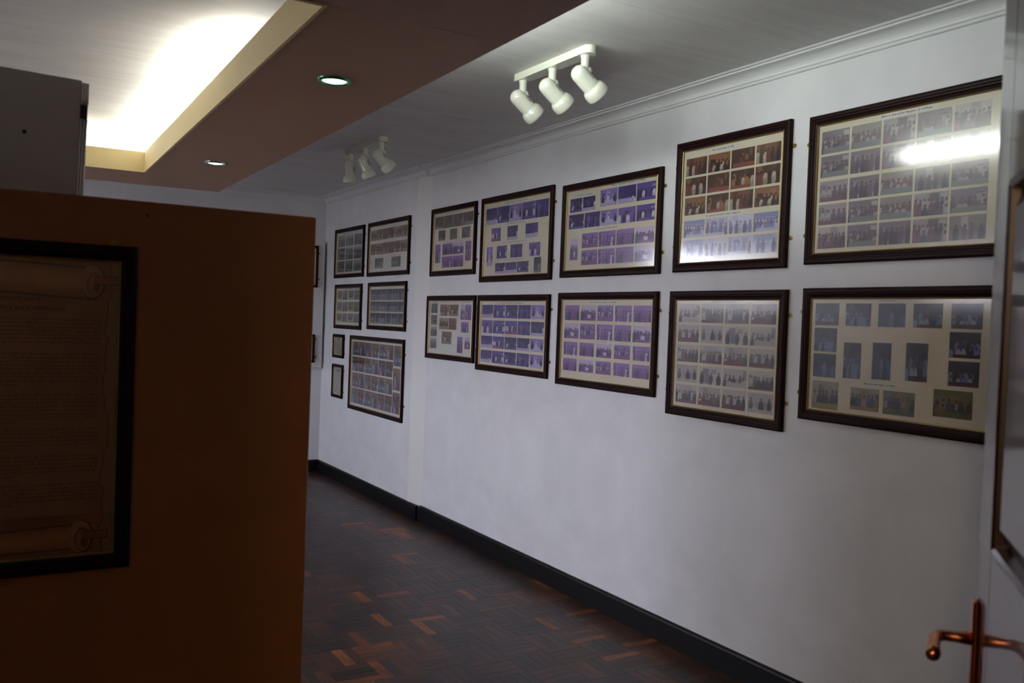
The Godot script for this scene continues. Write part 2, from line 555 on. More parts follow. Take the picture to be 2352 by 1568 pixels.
func hanger(t: Node3D, at: Vector3, dir: Vector2) -> void:
	var st := []
	for i in 9:
		var a := PI * i / 8 - PI / 2
		st.append(Vector2(0.012 + 0.009 * cos(a), 0.009 * sin(a)))
	st.append(Vector2(-0.012, 0.009))
	st.append(Vector2(-0.012, -0.009))
	var m := extrude(PackedVector2Array(st), 0.0, 0.002)
	var h := part(t, "hanger_plate", m, M.brass, at, Basis(Vector3(0, 0, 1), atan2(dir.y, dir.x)))
	part(h, "screw", lathe(PackedVector2Array([Vector2(0.0035, 0), Vector2(0.0033, 0.0015), Vector2(0.0, 0.0022)]), 10), M.gilt, Vector3(0.012, 0, 0.002), Basis(Vector3.RIGHT, PI / 2))

# layout: list of [print, u0, u1, v0, v1] in fractions of the opening, u to the right, v downwards
# (captions: print == "caption")
func picture(label: String, at: Vector3, turn: Basis, w: float, h: float, layout: Array, card: Material, group: String, fw := 0.036) -> Node3D:
	var t := thing("picture_frame", label, "picture frame", at - Vector3(0, h / 2, 0), group)
	t.basis = turn
	var up := Vector3(0, h / 2, 0)
	var d := 0.022
	var holder := t
	var before := holder.get_child_count()
	part(holder, "backing_board", box(Vector3(w - 0.01, h - 0.01, 0.004)), M.backing, Vector3(0, 0, 0.0025))
	add_rails(holder, w, h, fw, d, M.moulding, "frame_rail")
	add_rails(holder, w, h, 0.006, d * 0.6, M.gilt, "gilt_slip", fw, PackedVector2Array([Vector2(0, 0), Vector2(0, d * 0.58), Vector2(0.002, d * 0.64), Vector2(0.004, d * 0.58), Vector2(0.006, d * 0.44), Vector2(0.006, 0)]))
	var ow := w - 2 * fw - 0.008
	var oh := h - 2 * fw - 0.008
	part(holder, "mount_card", box(Vector3(ow + 0.006, oh + 0.006, 0.002)), card, Vector3(0, 0, 0.0056))
	var k := int(absf(at.z) * 37.0 + at.y * 11.0)
	for e in layout:
		var pw: float = (e[2] - e[1]) * ow
		var ph: float = (e[4] - e[3]) * oh
		var c := Vector3(((e[1] + e[2]) / 2 - 0.5) * ow, (0.5 - (e[3] + e[4]) / 2) * oh, 0.0070)
		var key := str(e[0])
		if key == "caption":
			part(holder, "caption_strip", card(pw, ph, 0.0006), M.captions[k % 3], c)
		elif key == "page":
			part(holder, "printed_page", card(pw, ph, 0.0006), M.page, c)
		else:
			var list: Array = M["print_" + key]
			part(holder, "photograph", card(pw, ph, 0.0008), list[k % list.size()], c)
		k += 1 + (k * 7 + 3) % 3
	part(holder, "glass_pane", box(Vector3(ow + 0.004, oh + 0.004, 0.0015)), M.picture_glass, Vector3(0, 0, 0.0100))
	for sx in [-1.0, 1.0]:
		for sy in [-0.3, 0.32]:
			hanger(holder, Vector3(sx * (w / 2), sy * h, 0.0005), Vector2(sx, 0))
	for i in range(before, holder.get_child_count()):
		holder.get_child(i).position += up
	return t

func grid(key: String, cols: int, rows: Array, u0 := 0.03, u1 := 0.97, gap := 0.012) -> Array:
	# rows: [v0, v1]
	var out := []
	for r in rows:
		var step := (u1 - u0 + gap) / cols
		for i in cols:
			out.append([key, u0 + i * step, u0 + i * step + step - gap, r[0], r[1]])
	return out

func spots(key: String, list: Array) -> Array:
	var out := []
	for e in list:
		out.append([key, e[0], e[1], e[2], e[3]])
	return out

func squeeze(list: Array, k: float) -> Array:
	var out := []
	for e in list:
		out.append([e[0], e[1] * k, e[2] * k, e[3], e[4]])
	return out

func on_wall(label: String, face: float, r: Array, layout: Array, card: Material, group: String, fw := 0.036) -> void:
	# r: depth of the far edge, depth of the near edge, lower and upper height, read on the plane x = 2.912
	var s := (face - 0.02) / 2.912
	var a0: float = r[0] * s
	var a1: float = r[1] * s
	var y0: float = 1.55 + (r[2] - 1.55) * s
	var y1: float = 1.55 + (r[3] - 1.55) * s
	picture(label, Vector3(face - 0.001, (y0 + y1) / 2, -(a0 + a1) / 2), Basis(Vector3.UP, -PI / 2), a0 - a1, y1 - y0, layout, card, group, fw)

func pictures() -> void:
	var g := "framed photo collages on the long white wall"
	# ---- upper row, from the far corner to the door
	var lay := []
	lay = [["caption", 0.2, 0.8, 0.02, 0.05]] + grid("grey", 3, [[0.08, 0.34], [0.38, 0.66], [0.69, 0.95]], 0.04, 0.96, 0.04)
	on_wall("dark frame of small grey photographs, topmost in the far wall corner", PIER, [8.329, 7.58, 1.905, 2.368], lay, M.card_white, g, 0.032)
	lay = [["caption", 0.25, 0.75, 0.02, 0.055]] + grid("tan", 6, [[0.08, 0.31]], 0.02, 0.98, 0.006) + [["caption", 0.25, 0.75, 0.335, 0.365]] + grid("tan", 6, [[0.38, 0.62]], 0.02, 0.98, 0.006) + [["caption", 0.1, 0.42, 0.655, 0.685], ["caption", 0.52, 0.9, 0.655, 0.685]] + spots("mixed", [[0.15, 0.38, 0.70, 0.92], [0.6, 0.83, 0.70, 0.92]])
	on_wall("dark frame with two strips of brownish photographs over two small portraits", PIER, [7.473, 6.585, 1.899, 2.369], lay, M.card_white, g, 0.032)
	lay = [["caption", 0.25, 0.75, 0.015, 0.045]] + grid("mixed", 4, [[0.06, 0.27]], 0.02, 0.98, 0.008) + spots("mixed", [[0.12, 0.3, 0.3, 0.48], [0.42, 0.6, 0.3, 0.48], [0.72, 0.92, 0.3, 0.48]]) + [["caption", 0.25, 0.75, 0.5, 0.525]] + spots("violet", [[0.05, 0.18, 0.54, 0.86], [0.24, 0.5, 0.54, 0.73], [0.51, 0.77, 0.54, 0.73], [0.82, 0.96, 0.54, 0.86], [0.24, 0.5, 0.76, 0.95], [0.51, 0.77, 0.76, 0.95]])
	on_wall("narrow dark frame of mixed photographs with green tones in its top strip", WALL, [6.18, 5.471, 1.87, 2.375], lay, M.card, g, 0.034)
	lay = [["caption", 0.3, 0.7, 0.02, 0.05]] + grid("purple", 5, [[0.07, 0.29]], 0.02, 0.98, 0.006) + [["caption", 0.32, 0.68, 0.305, 0.33]] + spots("purple", [[0.12, 0.27, 0.35, 0.53], [0.38, 0.54, 0.35, 0.53], [0.66, 0.84, 0.35, 0.53]]) + [["caption", 0.25, 0.72, 0.55, 0.575]] + spots("purple", [[0.05, 0.15, 0.6, 0.86], [0.22, 0.38, 0.6, 0.77], [0.44, 0.62, 0.6, 0.77], [0.72, 0.88, 0.6, 0.77]]) + [["caption", 0.32, 0.68, 0.785, 0.81]] + spots("purple", [[0.2, 0.36, 0.83, 0.97], [0.37, 0.54, 0.83, 0.97], [0.55, 0.72, 0.83, 0.97]]) + spots("navy", [[0.8, 0.9, 0.79, 0.985]])
	on_wall("dark frame of purple photographs, three of them spaced apart on cream mount", WALL, [5.39, 4.501, 1.811, 2.378], lay, M.card, g)
	lay = [["caption", 0.08, 0.32, 0.05, 0.085], ["caption", 0.5, 0.9, 0.0, 0.035]] + grid("purple", 2, [[0.1, 0.27]], 0.04, 0.34, 0.01) + grid("purple", 3, [[0.05, 0.25]], 0.4, 0.98, 0.01) + grid("purple", 5, [[0.3, 0.48]], 0.03, 0.98, 0.01) + [["caption", 0.32, 0.62, 0.5, 0.53]] + spots("violet", [[0.06, 0.15, 0.6, 0.87]]) + grid("violet", 4, [[0.55, 0.73], [0.76, 0.94]], 0.2, 0.98, 0.01)
	on_wall("dark frame of purple photographs with one tall narrow print at its lower corner", WALL, [4.398, 3.505, 1.819, 2.357], lay, M.card, g)
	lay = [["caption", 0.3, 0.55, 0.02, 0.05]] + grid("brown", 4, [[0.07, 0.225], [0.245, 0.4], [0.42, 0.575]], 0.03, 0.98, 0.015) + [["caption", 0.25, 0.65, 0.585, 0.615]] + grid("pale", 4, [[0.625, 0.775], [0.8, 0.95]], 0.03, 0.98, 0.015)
	on_wall("tall dark frame of brown photographs above ones painted with pale blue glare on cream mount", WALL, [3.399, 2.681, 1.822, 2.449], lay, M.card, g, 0.04)
	lay = [["caption", 0.35, 0.65, 0.01, 0.04]] + grid("mauve", 5, [[0.05, 0.225], [0.245, 0.41], [0.44, 0.6], [0.62, 0.78], [0.8, 0.965]], 0.02, 0.905, 0.012)
	on_wall("large wide dark frame of faded mauve photographs in five rows beside the door", WALL, [2.581, 1.69, 1.831, 2.436], lay, M.card, g, 0.04)
	# ---- lower row
	lay = [["caption", 0.3, 0.7, 0.015, 0.045]] + grid("yellow", 4, [[0.06, 0.31], [0.37, 0.63], [0.68, 0.92]], 0.03, 0.97, 0.02)
	on_wall("dark frame of yellow tinged photographs in the far wall corner", PIER, [8.29, 7.599, 1.426, 1.842], lay, M.card_white, g, 0.032)
	lay = [["caption", 0.3, 0.7, 0.015, 0.045]] + grid("navy", 6, [[0.07, 0.35], [0.385, 0.64], [0.675, 0.95]], 0.02, 0.98, 0.008)
	on_wall("dark frame of three tight strips of navy photographs", PIER, [7.431, 6.617, 1.439, 1.846], lay, M.card_white, g, 0.032)
	lay = [["caption", 0.05, 0.2, 0.01, 0.04], ["caption", 0.3, 0.68, 0.01, 0.04], ["caption", 0.72, 0.95, 0.01, 0.04]] + spots("grey", [[0.04, 0.19, 0.05, 0.23], [0.04, 0.19, 0.27, 0.45], [0.04, 0.19, 0.49, 0.67], [0.04, 0.19, 0.72, 0.9]]) + spots("tan", [[0.26, 0.47, 0.07, 0.28], [0.48, 0.68, 0.07, 0.28], [0.25, 0.46, 0.32, 0.53], [0.47, 0.65, 0.32, 0.53], [0.32, 0.55, 0.57, 0.8]]) + spots("violet", [[0.74, 0.83, 0.07, 0.34], [0.84, 0.97, 0.07, 0.34], [0.76, 0.92, 0.38, 0.57], [0.68, 0.8, 0.65, 0.94], [0.85, 0.96, 0.65, 0.86]])
	on_wall("narrow dark frame with grey column, orange prints and wide blank cream mount", WALL, [6.21, 5.441, 1.254, 1.724], lay, M.card_white, g, 0.034)
	lay = [["caption", 0.3, 0.7, 0.01, 0.05]] + grid("purple", 5, [[0.06, 0.26], [0.3, 0.5]], 0.02, 0.98, 0.012) + [["caption", 0.35, 0.6, 0.51, 0.535]] + grid("purple", 5, [[0.545, 0.73], [0.77, 0.96]], 0.02, 0.98, 0.012)
	on_wall("dark frame of four even rows of dark purple photographs", WALL, [5.4, 4.503, 1.216, 1.724], lay, M.card, g)
	lay = [["caption", 0.3, 0.65, 0.02, 0.05]] + grid("violet", 5, [[0.07, 0.26], [0.3, 0.49]], 0.03, 0.985, 0.02) + [["caption", 0.38, 0.55, 0.5, 0.525]] + grid("violet", 5, [[0.535, 0.7], [0.745, 0.9]], 0.03, 0.985, 0.03)
	on_wall("dark frame of four rows of light violet photographs with blank foot margin", WALL, [4.403, 3.504, 1.197, 1.731], lay, M.card, g)
	lay = [["caption", 0.35, 0.62, 0.005, 0.025]] + grid("hall", 4, [[0.035, 0.205], [0.23, 0.39], [0.415, 0.575], [0.605, 0.765], [0.79, 0.96]], 0.03, 0.975, 0.02)
	on_wall("tall dark frame of pale photographs of groups with dark clothes and red carpet", WALL, [3.409, 2.664, 1.128, 1.73], lay, M.card, g, 0.04)
	lay = [["caption", 0.42, 0.54, 0.005, 0.03]] + grid("navy", 5, [[0.04, 0.235]], 0.025, 0.99, 0.045) + spots("navy", [[0.025, 0.175, 0.26, 0.47], [0.025, 0.175, 0.49, 0.7], [0.83, 0.985, 0.26, 0.46], [0.83, 0.985, 0.485, 0.68], [0.225, 0.335, 0.38, 0.69], [0.405, 0.515, 0.37, 0.68], [0.6, 0.72, 0.36, 0.67]]) + [["caption", 0.35, 0.56, 0.71, 0.74]] + spots("field", [[0.025, 0.2, 0.735, 0.985], [0.28, 0.455, 0.765, 0.955], [0.48, 0.66, 0.765, 0.96], [0.76, 0.96, 0.715, 0.93]])
	on_wall("large wide dark frame of scattered navy photographs over four outdoor scenes", WALL, [2.577, 1.685, 1.196, 1.734], squeeze(lay, 0.915), M.card, g, 0.04)
	# ---- bottom of the far stretch
	on_wall("small dark framed page hanging above another small page", PIER, [8.297, 8.018, 1.147, 1.371], [["page", 0.04, 0.96, 0.03, 0.97]], M.card_white, g, 0.024)
	on_wall("small dark framed page hanging lowest in the wall corner", PIER, [8.294, 8.016, 0.768, 1.085], [["page", 0.04, 0.96, 0.03, 0.97]], M.card_white, g, 0.024)
	lay = [["caption", 0.35, 0.65, 0.005, 0.02]] + grid("bright", 6, [[0.03, 0.235], [0.26, 0.475], [0.5, 0.715], [0.735, 0.96]], 0.02, 0.84, 0.006) + spots("bright", [[0.85, 0.98, 0.03, 0.31], [0.85, 0.98, 0.34, 0.64], [0.85, 0.98, 0.67, 0.96]])
	on_wall("large dark frame of colourful photographs hanging lowest before the wall step", PIER, [7.836, 6.62, 0.703, 1.374], lay, M.card_white, g, 0.032)

# ------------------------------------------------------------------ lamps
func spot_bar(label: String, x: float, a0: float, a1: float, tilts: Array) -> void:
	var t := thing("spotlight_bar", label, "spotlight", Vector3(x, CEIL, -(a0 + a1) / 2), "white three-headed ceiling spotlights")
	var len := a1 - a0
	var pts := PackedVector2Array()
	for i in 13:
		var an := PI * i / 12
		pts.append(Vector2(0.03 * cos(an), len / 2 - 0.03 + 0.03 * sin(an)))
	for i in 13:
		var an := PI + PI * i / 12
		pts.append(Vector2(0.03 * cos(an), -len / 2 + 0.03 + 0.03 * sin(an)))
	part(t, "bar", extrude(pts, 0.0, 0.032), M.lamp_white, Vector3(0, 0, 0), Basis(Vector3.RIGHT, PI / 2))
	for i in 3:
		var z := (i - 1) * (len / 2 - 0.055)
		part(t, "stem", lathe(PackedVector2Array([Vector2(0.0, -0.092), Vector2(0.016, -0.092), Vector2(0.0175, -0.088), Vector2(0.0175, -0.042), Vector2(0.02, -0.038), Vector2(0.02, -0.032)]), 20), M.lamp_white, Vector3(0, 0, z))
		part(t, "pivot_knob", lathe(PackedVector2Array([Vector2(0, -0.012), Vector2(0.011, -0.011), Vector2(0.013, -0.006), Vector2(0.013, 0.010), Vector2(0, 0.012)]), 16), M.lamp_white, Vector3(0.016, -0.092, z + 0.004), Basis(Vector3.RIGHT, PI / 2))
		# the head points down and towards the wall
		var tilt: float = tilts[i]
		var turn := Basis(Vector3(0, 0, 1), tilt)
		var prof := PackedVector2Array([Vector2(0.047, -0.106), Vector2(0.0515, -0.104), Vector2(0.0525, -0.098), Vector2(0.0525, -0.084), Vector2(0.050, -0.070), Vector2(0.045, -0.060), Vector2(0.0385, -0.054), Vector2(0.0372, -0.050), Vector2(0.0372, 0.018), Vector2(0.035, 0.033), Vector2(0.028, 0.046), Vector2(0.016, 0.054), Vector2(0.0, 0.057)])
		var head := part(t, "lamp_head", lathe(prof, 32), M.lamp_white, Vector3(-0.008, -0.124, z), turn)
		part(head, "reflector", lathe(PackedVector2Array([Vector2(0.0, -0.060), Vector2(0.02, -0.062), Vector2(0.040, -0.085), Vector2(0.047, -0.106)]), 32), M.lamp_white)
		for k in 5:
			part(head, "vent_slot", box(Vector3(0.0012, 0.034, 0.0022)), M.lamp_dark, Vector3(0.0375 * cos(1.1 + 0.1 * (k - 2)), -0.012, 0.0375 * sin(1.1 + 0.1 * (k - 2))), Basis(Vector3.UP, -1.1 - 0.1 * (k - 2)))

func downlight(label: String, at: Vector3, ring: Material, lens: Material, color: Color) -> void:
	var t := thing("recessed_downlight", label, "downlight", at, "round downlights in the brown ceiling panel")
	part(t, "trim_ring", lathe(PackedVector2Array([Vector2(0.046, 0.0), Vector2(0.045, -0.006), Vector2(0.05, -0.010), Vector2(0.058, -0.009), Vector2(0.063, -0.003), Vector2(0.063, 0.0)]), 40), ring)
	part(t, "lens", lathe(PackedVector2Array([Vector2(0.0, -0.011), Vector2(0.025, -0.010), Vector2(0.045, -0.004), Vector2(0.045, 0.0)]), 36), lens)
	var l := SpotLight3D.new()
	l.name = "downlight_glow"
	l.light_color = color
	l.light_energy = 0.10
	l.light_size = 0.04
	l.spot_angle = 70
	l.spot_range = 12
	l.spot_attenuation = 2
	l.shadow_enabled = true
	t.add_child(l)
	l.position = Vector3(0, -0.02, 0)
	l.rotation.x = -PI / 2

func cove_tube(label: String, x: float, y: float, a0: float, a1: float, energy: float, color: Color, across := false, lean := 0.0) -> void:
	var t := thing("fluorescent_batten", label, "lamp", Vector3(x, y, -(a0 + a1) / 2), "tubes hidden on top of the dropped ceiling")
	var len := a1 - a0
	if across:
		# a0 and a1 then run across the room, x is the depth
		t.position = Vector3((a0 + a1) / 2, y, -x)
		t.rotation.y = PI / 2
	part(t, "batten_body", soft_box(Vector3(0.04, 0.028, len), 0.004), M.batten, Vector3(0, 0.014, 0))
	part(t, "tube", tube([Vector3(0, 0.045, -len / 2 + 0.02), Vector3(0, 0.045, len / 2 - 0.02)], [0.013, 0.013], 14), M.tube)
	for s in [-1.0, 1.0]:
		part(t, "lamp_holder", soft_box(Vector3(0.03, 0.04, 0.016), 0.003), M.batten, Vector3(0, 0.042, s * (len / 2 - 0.012)))
	var l := AreaLight3D.new()
	l.name = "tube_glow"
	l.area_size = Vector2(0.026, len - 0.06)
	l.light_color = color
	l.light_energy = energy
	l.area_range = 14
	l.area_attenuation = 2
	l.shadow_enabled = true
	t.add_child(l)
	l.position = Vector3(0.016 * sin(lean), 0.045 + 0.016 * cos(lean), 0)
	l.basis = Basis(Vector3(0, 0, 1), -lean) * Basis(Vector3.RIGHT, PI / 2)

# ------------------------------------------------------------------ setting
func strip_mesh(w: float, l: float, d: float, uv: Vector2) -> ArrayMesh:
	# length along x; a hair of chamfer round the top
	var st := SurfaceTool.new()
	st.begin(Mesh.PRIMITIVE_TRIANGLES)
	var c := 0.0006
	var t := [Vector3(-l / 2 + c, 0, -w / 2 + c), Vector3(l / 2 - c, 0, -w / 2 + c), Vector3(l / 2 - c, 0, w / 2 - c), Vector3(-l / 2 + c, 0, w / 2 - c)]
	var b := [Vector3(-l / 2, -d, -w / 2), Vector3(l / 2, -d, -w / 2), Vector3(l / 2, -d, w / 2), Vector3(-l / 2, -d, w / 2)]
	var m := []
	for p in b:
		m.append(Vector3(p.x, -c, p.z))
	var face := func(a, bb, cc, dd, n):
		var q := [a, bb, cc, dd]
		if (bb - a).cross(cc - a).dot(n) > 0:
			q = [a, dd, cc, bb]
		for i in [0, 1, 2, 0, 2, 3]:
			st.set_normal(n)
			st.set_uv(uv + Vector2(q[i].x, q[i].z) * Vector2(1.2, 1.6))
			st.add_vertex(q[i])
	face.call(t[0], t[1], t[2], t[3], Vector3.UP)
	for i in 4:
		var j := (i + 1) % 4
		var n: Vector3 = ((m[i] + m[j]) / 2 * Vector3(1, 0, 1)).normalized()
		if i % 2 == 0:
			n = Vector3(0, 0, signf(m[i].z))
		else:
			n = Vector3(signf(m[i].x), 0, 0)
		face.call(t[i], t[j], m[j], m[i], (n + Vector3.UP).normalized())
		face.call(m[i], m[j], b[j], b[i], n)
	return st.commit()

func make_floor() -> void:
	var f := struct("floor", "dark parquet floor of basket-woven wood strips")
	slab(f, "subfloor", M.subfloor, LEFT - 0.2, 3.2, -0.2, -0.012, -2.4, FAR + 0.2)
	var s := 0.2
	var w := 0.05
	var variants := []
	for i in 5:
		variants.append(strip_mesh(w - 0.0008, s - 0.0008, 0.0115, Vector2(i * 0.37, i * 0.21)))
	var all := []
	var clump := FastNoiseLite.new()
	clump.seed = 21
	clump.frequency = 0.55
	var i0 := int(floor((LEFT - 1.52) / s))
	var i1 := int(ceil((WALL - 1.52) / s))
	for i in range(i0, i1):
		for j in range(-32, 23):
			var cx := 1.52 + (i + 0.5) * s
			var ca := 4.135 + (j + 0.5) * s
			if ca < -2.15 or ca > FAR:
				continue
			if ca < 0.2 and (cx < -2.5 or cx > 1.4):
				continue
			var across := posmod(i + j, 2) == 0
			var base := clump.get_noise_2d(cx * 2.0, ca * 2.0)
			var own := rng.randf()
			for k in 4:
				var o := (k - 1.5) * w
				var p := Vector3(cx, 0, -ca) + (Vector3(0, 0, o) if across else Vector3(o, 0, 0))
				var x := lerpf(rng.randf(), own, 0.45 if rng.randf() < 0.7 else 0.0) + base * 0.35 + 0.05
				var tone := 0
				if x < 0.28: tone = 0
				elif x < 0.45: tone = 3
				elif x < 0.66: tone = 1
				elif x < 0.84: tone = 2
				elif x < 0.95: tone = 4
				elif x < 1.04: tone = 5
				else: tone = 6
				p.y = rng.randf_range(-0.0006, 0.0)
				var turn := Basis.IDENTITY if across else Basis(Vector3.UP, PI / 2)
				turn = turn * Basis(Vector3.RIGHT, rng.randf_range(-0.003, 0.003))
				if p.x > WALL - 0.03:
					continue
				# does the photograph show it, and how near is it
				var d := p - EYE
				var z := d.dot(FWD)
				var seen := false
				if z > 0.5:
					var px := 1176.0 + FOCAL * d.dot(RIGHT) / z
					var py := 784.0 - FOCAL * d.dot(UPV) / z
					seen = px > 690 and px < 2300 and py < 1590
				all.append([z if seen else 100.0 + z, p, turn, tone, rng.randi() % 5])
	all.sort_custom(func(a, b): return a[0] < b[0])
	var rest := []
	for k in 7:
		rest.append(null)
	for n in all.size():
		var e: Array = all[n]
		if n < 300:
			part(f, "parquet_strip", variants[e[4]], M.strips[e[3]], e[1], e[2])
		else:
			if rest[e[3]] == null:
				rest[e[3]] = SurfaceTool.new()
				rest[e[3]].begin(Mesh.PRIMITIVE_TRIANGLES)
			rest[e[3]].append_from(variants[e[4]], 0, Transform3D(e[2], e[1]))
	var am := ArrayMesh.new()
	var sm := []
	for k in 7:
		if rest[k] != null:
			rest[k].commit(am)
			sm.append(M.strips[k])
	var o := MeshInstance3D.new()
	o.name = "parquet_field"
	o.mesh = am
	for k in sm.size():
		am.surface_set_material(k, sm[k])
	o.set_meta("kind", "stuff")
	f.add_child(o)

func make_shell() -> void:
	var w := struct("wall_right", "long white plastered wall that carries the pictures")
	slab(w, "wall_section", M.plaster, WALL, WALL + 0.25, -0.15, CEIL + 0.1, NEAR - 0.15, STEP)
	slab(w, "wall_section", M.plaster, PIER, WALL + 0.25, -0.15, CEIL + 0.1, STEP, FAR + 0.2)
	part(w, "step_ramp", extrude(PackedVector2Array([Vector2(WALL, -STEP), Vector2(PIER - 0.004, -STEP), Vector2(PIER - 0.004, -STEP + 0.03), Vector2(WALL, -STEP + 0.21)]), -CEIL, -0.11), M.lit_strip, Vector3.ZERO, Basis(Vector3.RIGHT, PI / 2))  # added ramp at the step; its lighter colour paints warm light on it
	w = struct("wall_far", "white end wall behind the partition")
	var hx0 := LEFT + 0.15
	var hx1 := -1.25
	var hy0 := 2.02
	var hy1 := 2.52
	slab(w, "wall_section", M.plaster, hx1, PIER, -0.15, CEIL + 0.1, FAR, FAR + 0.2)
	slab(w, "wall_section", M.plaster, LEFT - 0.2, hx0, -0.15, CEIL + 0.1, FAR, FAR + 0.2)
	slab(w, "wall_section", M.plaster, hx0, hx1, -0.15, hy0, FAR, FAR + 0.2)
	slab(w, "wall_section", M.plaster, hx0, hx1, hy1, CEIL + 0.1, FAR, FAR + 0.2)
	var hw := struct("window_3", "low white framed window high in the end wall")
	var ha := FAR + 0.1
	for e in [[hx0, hx0 + 0.04], [hx1 - 0.04, hx1], [(hx0 + hx1) / 2 - 0.02, (hx0 + hx1) / 2 + 0.02]]:
		slab(hw, "window_frame", M.window_white, e[0], e[1], hy0, hy1, ha - 0.025, ha + 0.025)
	for e in [[hy0, hy0 + 0.04], [hy1 - 0.04, hy1]]:
		slab(hw, "window_frame", M.window_white, hx0 + 0.04, hx1 - 0.04, e[0], e[1], ha - 0.025, ha + 0.025)
	slab(hw, "pane", M.glass, hx0 + 0.04, (hx0 + hx1) / 2 - 0.02, hy0 + 0.04, hy1 - 0.04, ha - 0.002, ha + 0.002)
	slab(hw, "pane", M.glass, (hx0 + hx1) / 2 + 0.02, hx1 - 0.04, hy0 + 0.04, hy1 - 0.04, ha - 0.002, ha + 0.002)
	# left wall with its windows
	w = struct("wall_left", "white wall with the windows")
	var sill := 0.85
	var head := 2.42
	var wins := [[4.1, 5.2], [5.35, 6.45]]
	var a := NEAR - 0.15
	for win in wins:
		slab(w, "wall_section", M.plaster, LEFT - 0.2, LEFT, -0.15, CEIL + 0.1, a, win[0])
		slab(w, "wall_section", M.plaster, LEFT - 0.2, LEFT, -0.15, sill, win[0], win[1])
		slab(w, "wall_section", M.plaster, LEFT - 0.2, LEFT, head, CEIL + 0.1, win[0], win[1])
		a = win[1]
	slab(w, "wall_section", M.plaster, LEFT - 0.2, LEFT, -0.15, CEIL + 0.1, a, FAR)
	for i in 2:
		var win: Array = wins[i]
		var o := struct("window_%d" % (i + 1), "white framed window onto daylight")
		var x := LEFT - 0.1
		for e in [[win[0], win[0] + 0.05], [win[1] - 0.05, win[1]], [(win[0] + win[1]) / 2 - 0.02, (win[0] + win[1]) / 2 + 0.02]]:
			slab(o, "window_frame", M.window_white, x - 0.025, x + 0.025, sill, head, e[0], e[1])
		for e in [[sill, sill + 0.05], [head - 0.05, head]]:
			slab(o, "window_frame", M.window_white, x - 0.025, x + 0.025, e[0], e[1], win[0] + 0.05, win[1] - 0.05)
		var mid: float = (win[0] + win[1]) / 2
		slab(o, "pane", M.glass, x - 0.002, x + 0.002, sill + 0.05, head - 0.05, win[0] + 0.05, mid - 0.02)
		slab(o, "pane", M.glass, x - 0.002, x + 0.002, sill + 0.05, head - 0.05, mid + 0.02, win[1] - 0.05)
	# wall with the doorway, and the lobby beyond it in which the camera stands
	w = struct("wall_near", "white wall with the doorway")
	slab(w, "wall_section", M.plaster, LEFT, -0.97, -0.15, CEIL + 0.1, NEAR - 0.15, NEAR)
	slab(w, "wall_section", M.plaster, 0.72, WALL, -0.15, CEIL + 0.1, NEAR - 0.15, NEAR)
	slab(w, "wall_section", M.plaster, -0.97, 0.72, 2.17, CEIL + 0.1, NEAR - 0.15, NEAR)
	w = struct("wall_lobby", "plain walls of the entrance lobby")
	slab(w, "wall_section", M.lobby, -2.8, -2.6, -0.15, CEIL + 0.1, -2.2, NEAR - 0.15)
	slab(w, "wall_section", M.lobby, 1.5, 1.7, -0.15, CEIL + 0.1, -2.2, NEAR - 0.15)
	slab(w, "wall_section", M.lobby, -2.8, 1.7, -0.15, CEIL + 0.1, -2.4, -2.2)
	# ceiling of white boards with open joints
	var c := struct("ceiling", "white board ceiling")
	slab(c, "ceiling_deck", M.ceiling, LEFT - 0.2, 3.2, CEIL + 0.012, CEIL + 0.2, -2.4, FAR + 0.2)
	var edges := [-2.4, -0.9, 0.6, 2.6, 4.6, 6.6, FAR]
	for k in 6:
		slab(c, "ceiling_board", M.ceiling, LEFT, WALL, CEIL, CEIL + 0.011, edges[k] + 0.001, edges[k + 1] - 0.001)
	# skirting
	var sk := PackedVector2Array([Vector2(0, 0), Vector2(0.02, 0), Vector2(0.02, 0.104), Vector2(0.017, 0.112), Vector2(0.011, 0.117), Vector2(0, 0.117)])
	var b := struct("baseboard_right", "black painted skirting along the picture wall")
	var facing := Basis(Vector3(-1, 0, 0), Vector3(0, 1, 0), Vector3(0, 0, -1))
	part(b, "skirting_board", extrude(sk, NEAR, STEP - 0.2), M.skirting, Vector3(WALL, 0, 0), facing)
	part(b, "skirting_board", extrude(sk, STEP - 0.2, FAR), M.skirting, Vector3(PIER, 0, 0), facing)
	b = struct("baseboard_far", "black painted skirting along the end wall")
	part(b, "skirting_board", extrude(sk, LEFT, PIER), M.skirting, Vector3(0, 0, -FAR), Basis(Vector3(0, 0, 1), Vector3(0, 1, 0), Vector3(1, 0, 0)))
	# cornice
	var co := PackedVector2Array([Vector2(0, -0.064), Vector2(0.010, -0.064), Vector2(0.013, -0.060), Vector2(0.013, -0.053), Vector2(0.019, -0.050)])
	for i in 7:
		var an := PI / 2 * i / 6
		co.append(Vector2(0.019 + 0.052 * (1 - cos(an)), -0.050 + 0.036 * sin(an)))
	co.append_array(PackedVector2Array([Vector2(0.077, -0.012), Vector2(0.077, -0.007), Vector2(0.090, -0.006), Vector2(0.096, -0.001), Vector2(0.096, 0.0), Vector2(0, 0.0)]))
	var t := struct("trim_1", "white moulded cornice above the pictures")
	part(t, "cornice_length", extrude(co, NEAR, STEP - 0.18), M.cornice, Vector3(WALL, CEIL, 0), facing)
	part(t, "cornice_length", extrude(co, STEP - 0.18, FAR), M.cornice, Vector3(PIER, CEIL, 0), facing)
	t = struct("trim_2", "white moulded cornice along the end wall")
	part(t, "cornice_length", extrude(co, LEFT, PIER), M.cornice, Vector3(0, CEIL, -FAR), Basis(Vector3(0, 0, 1), Vector3(0, 1, 0), Vector3(1, 0, 0)))

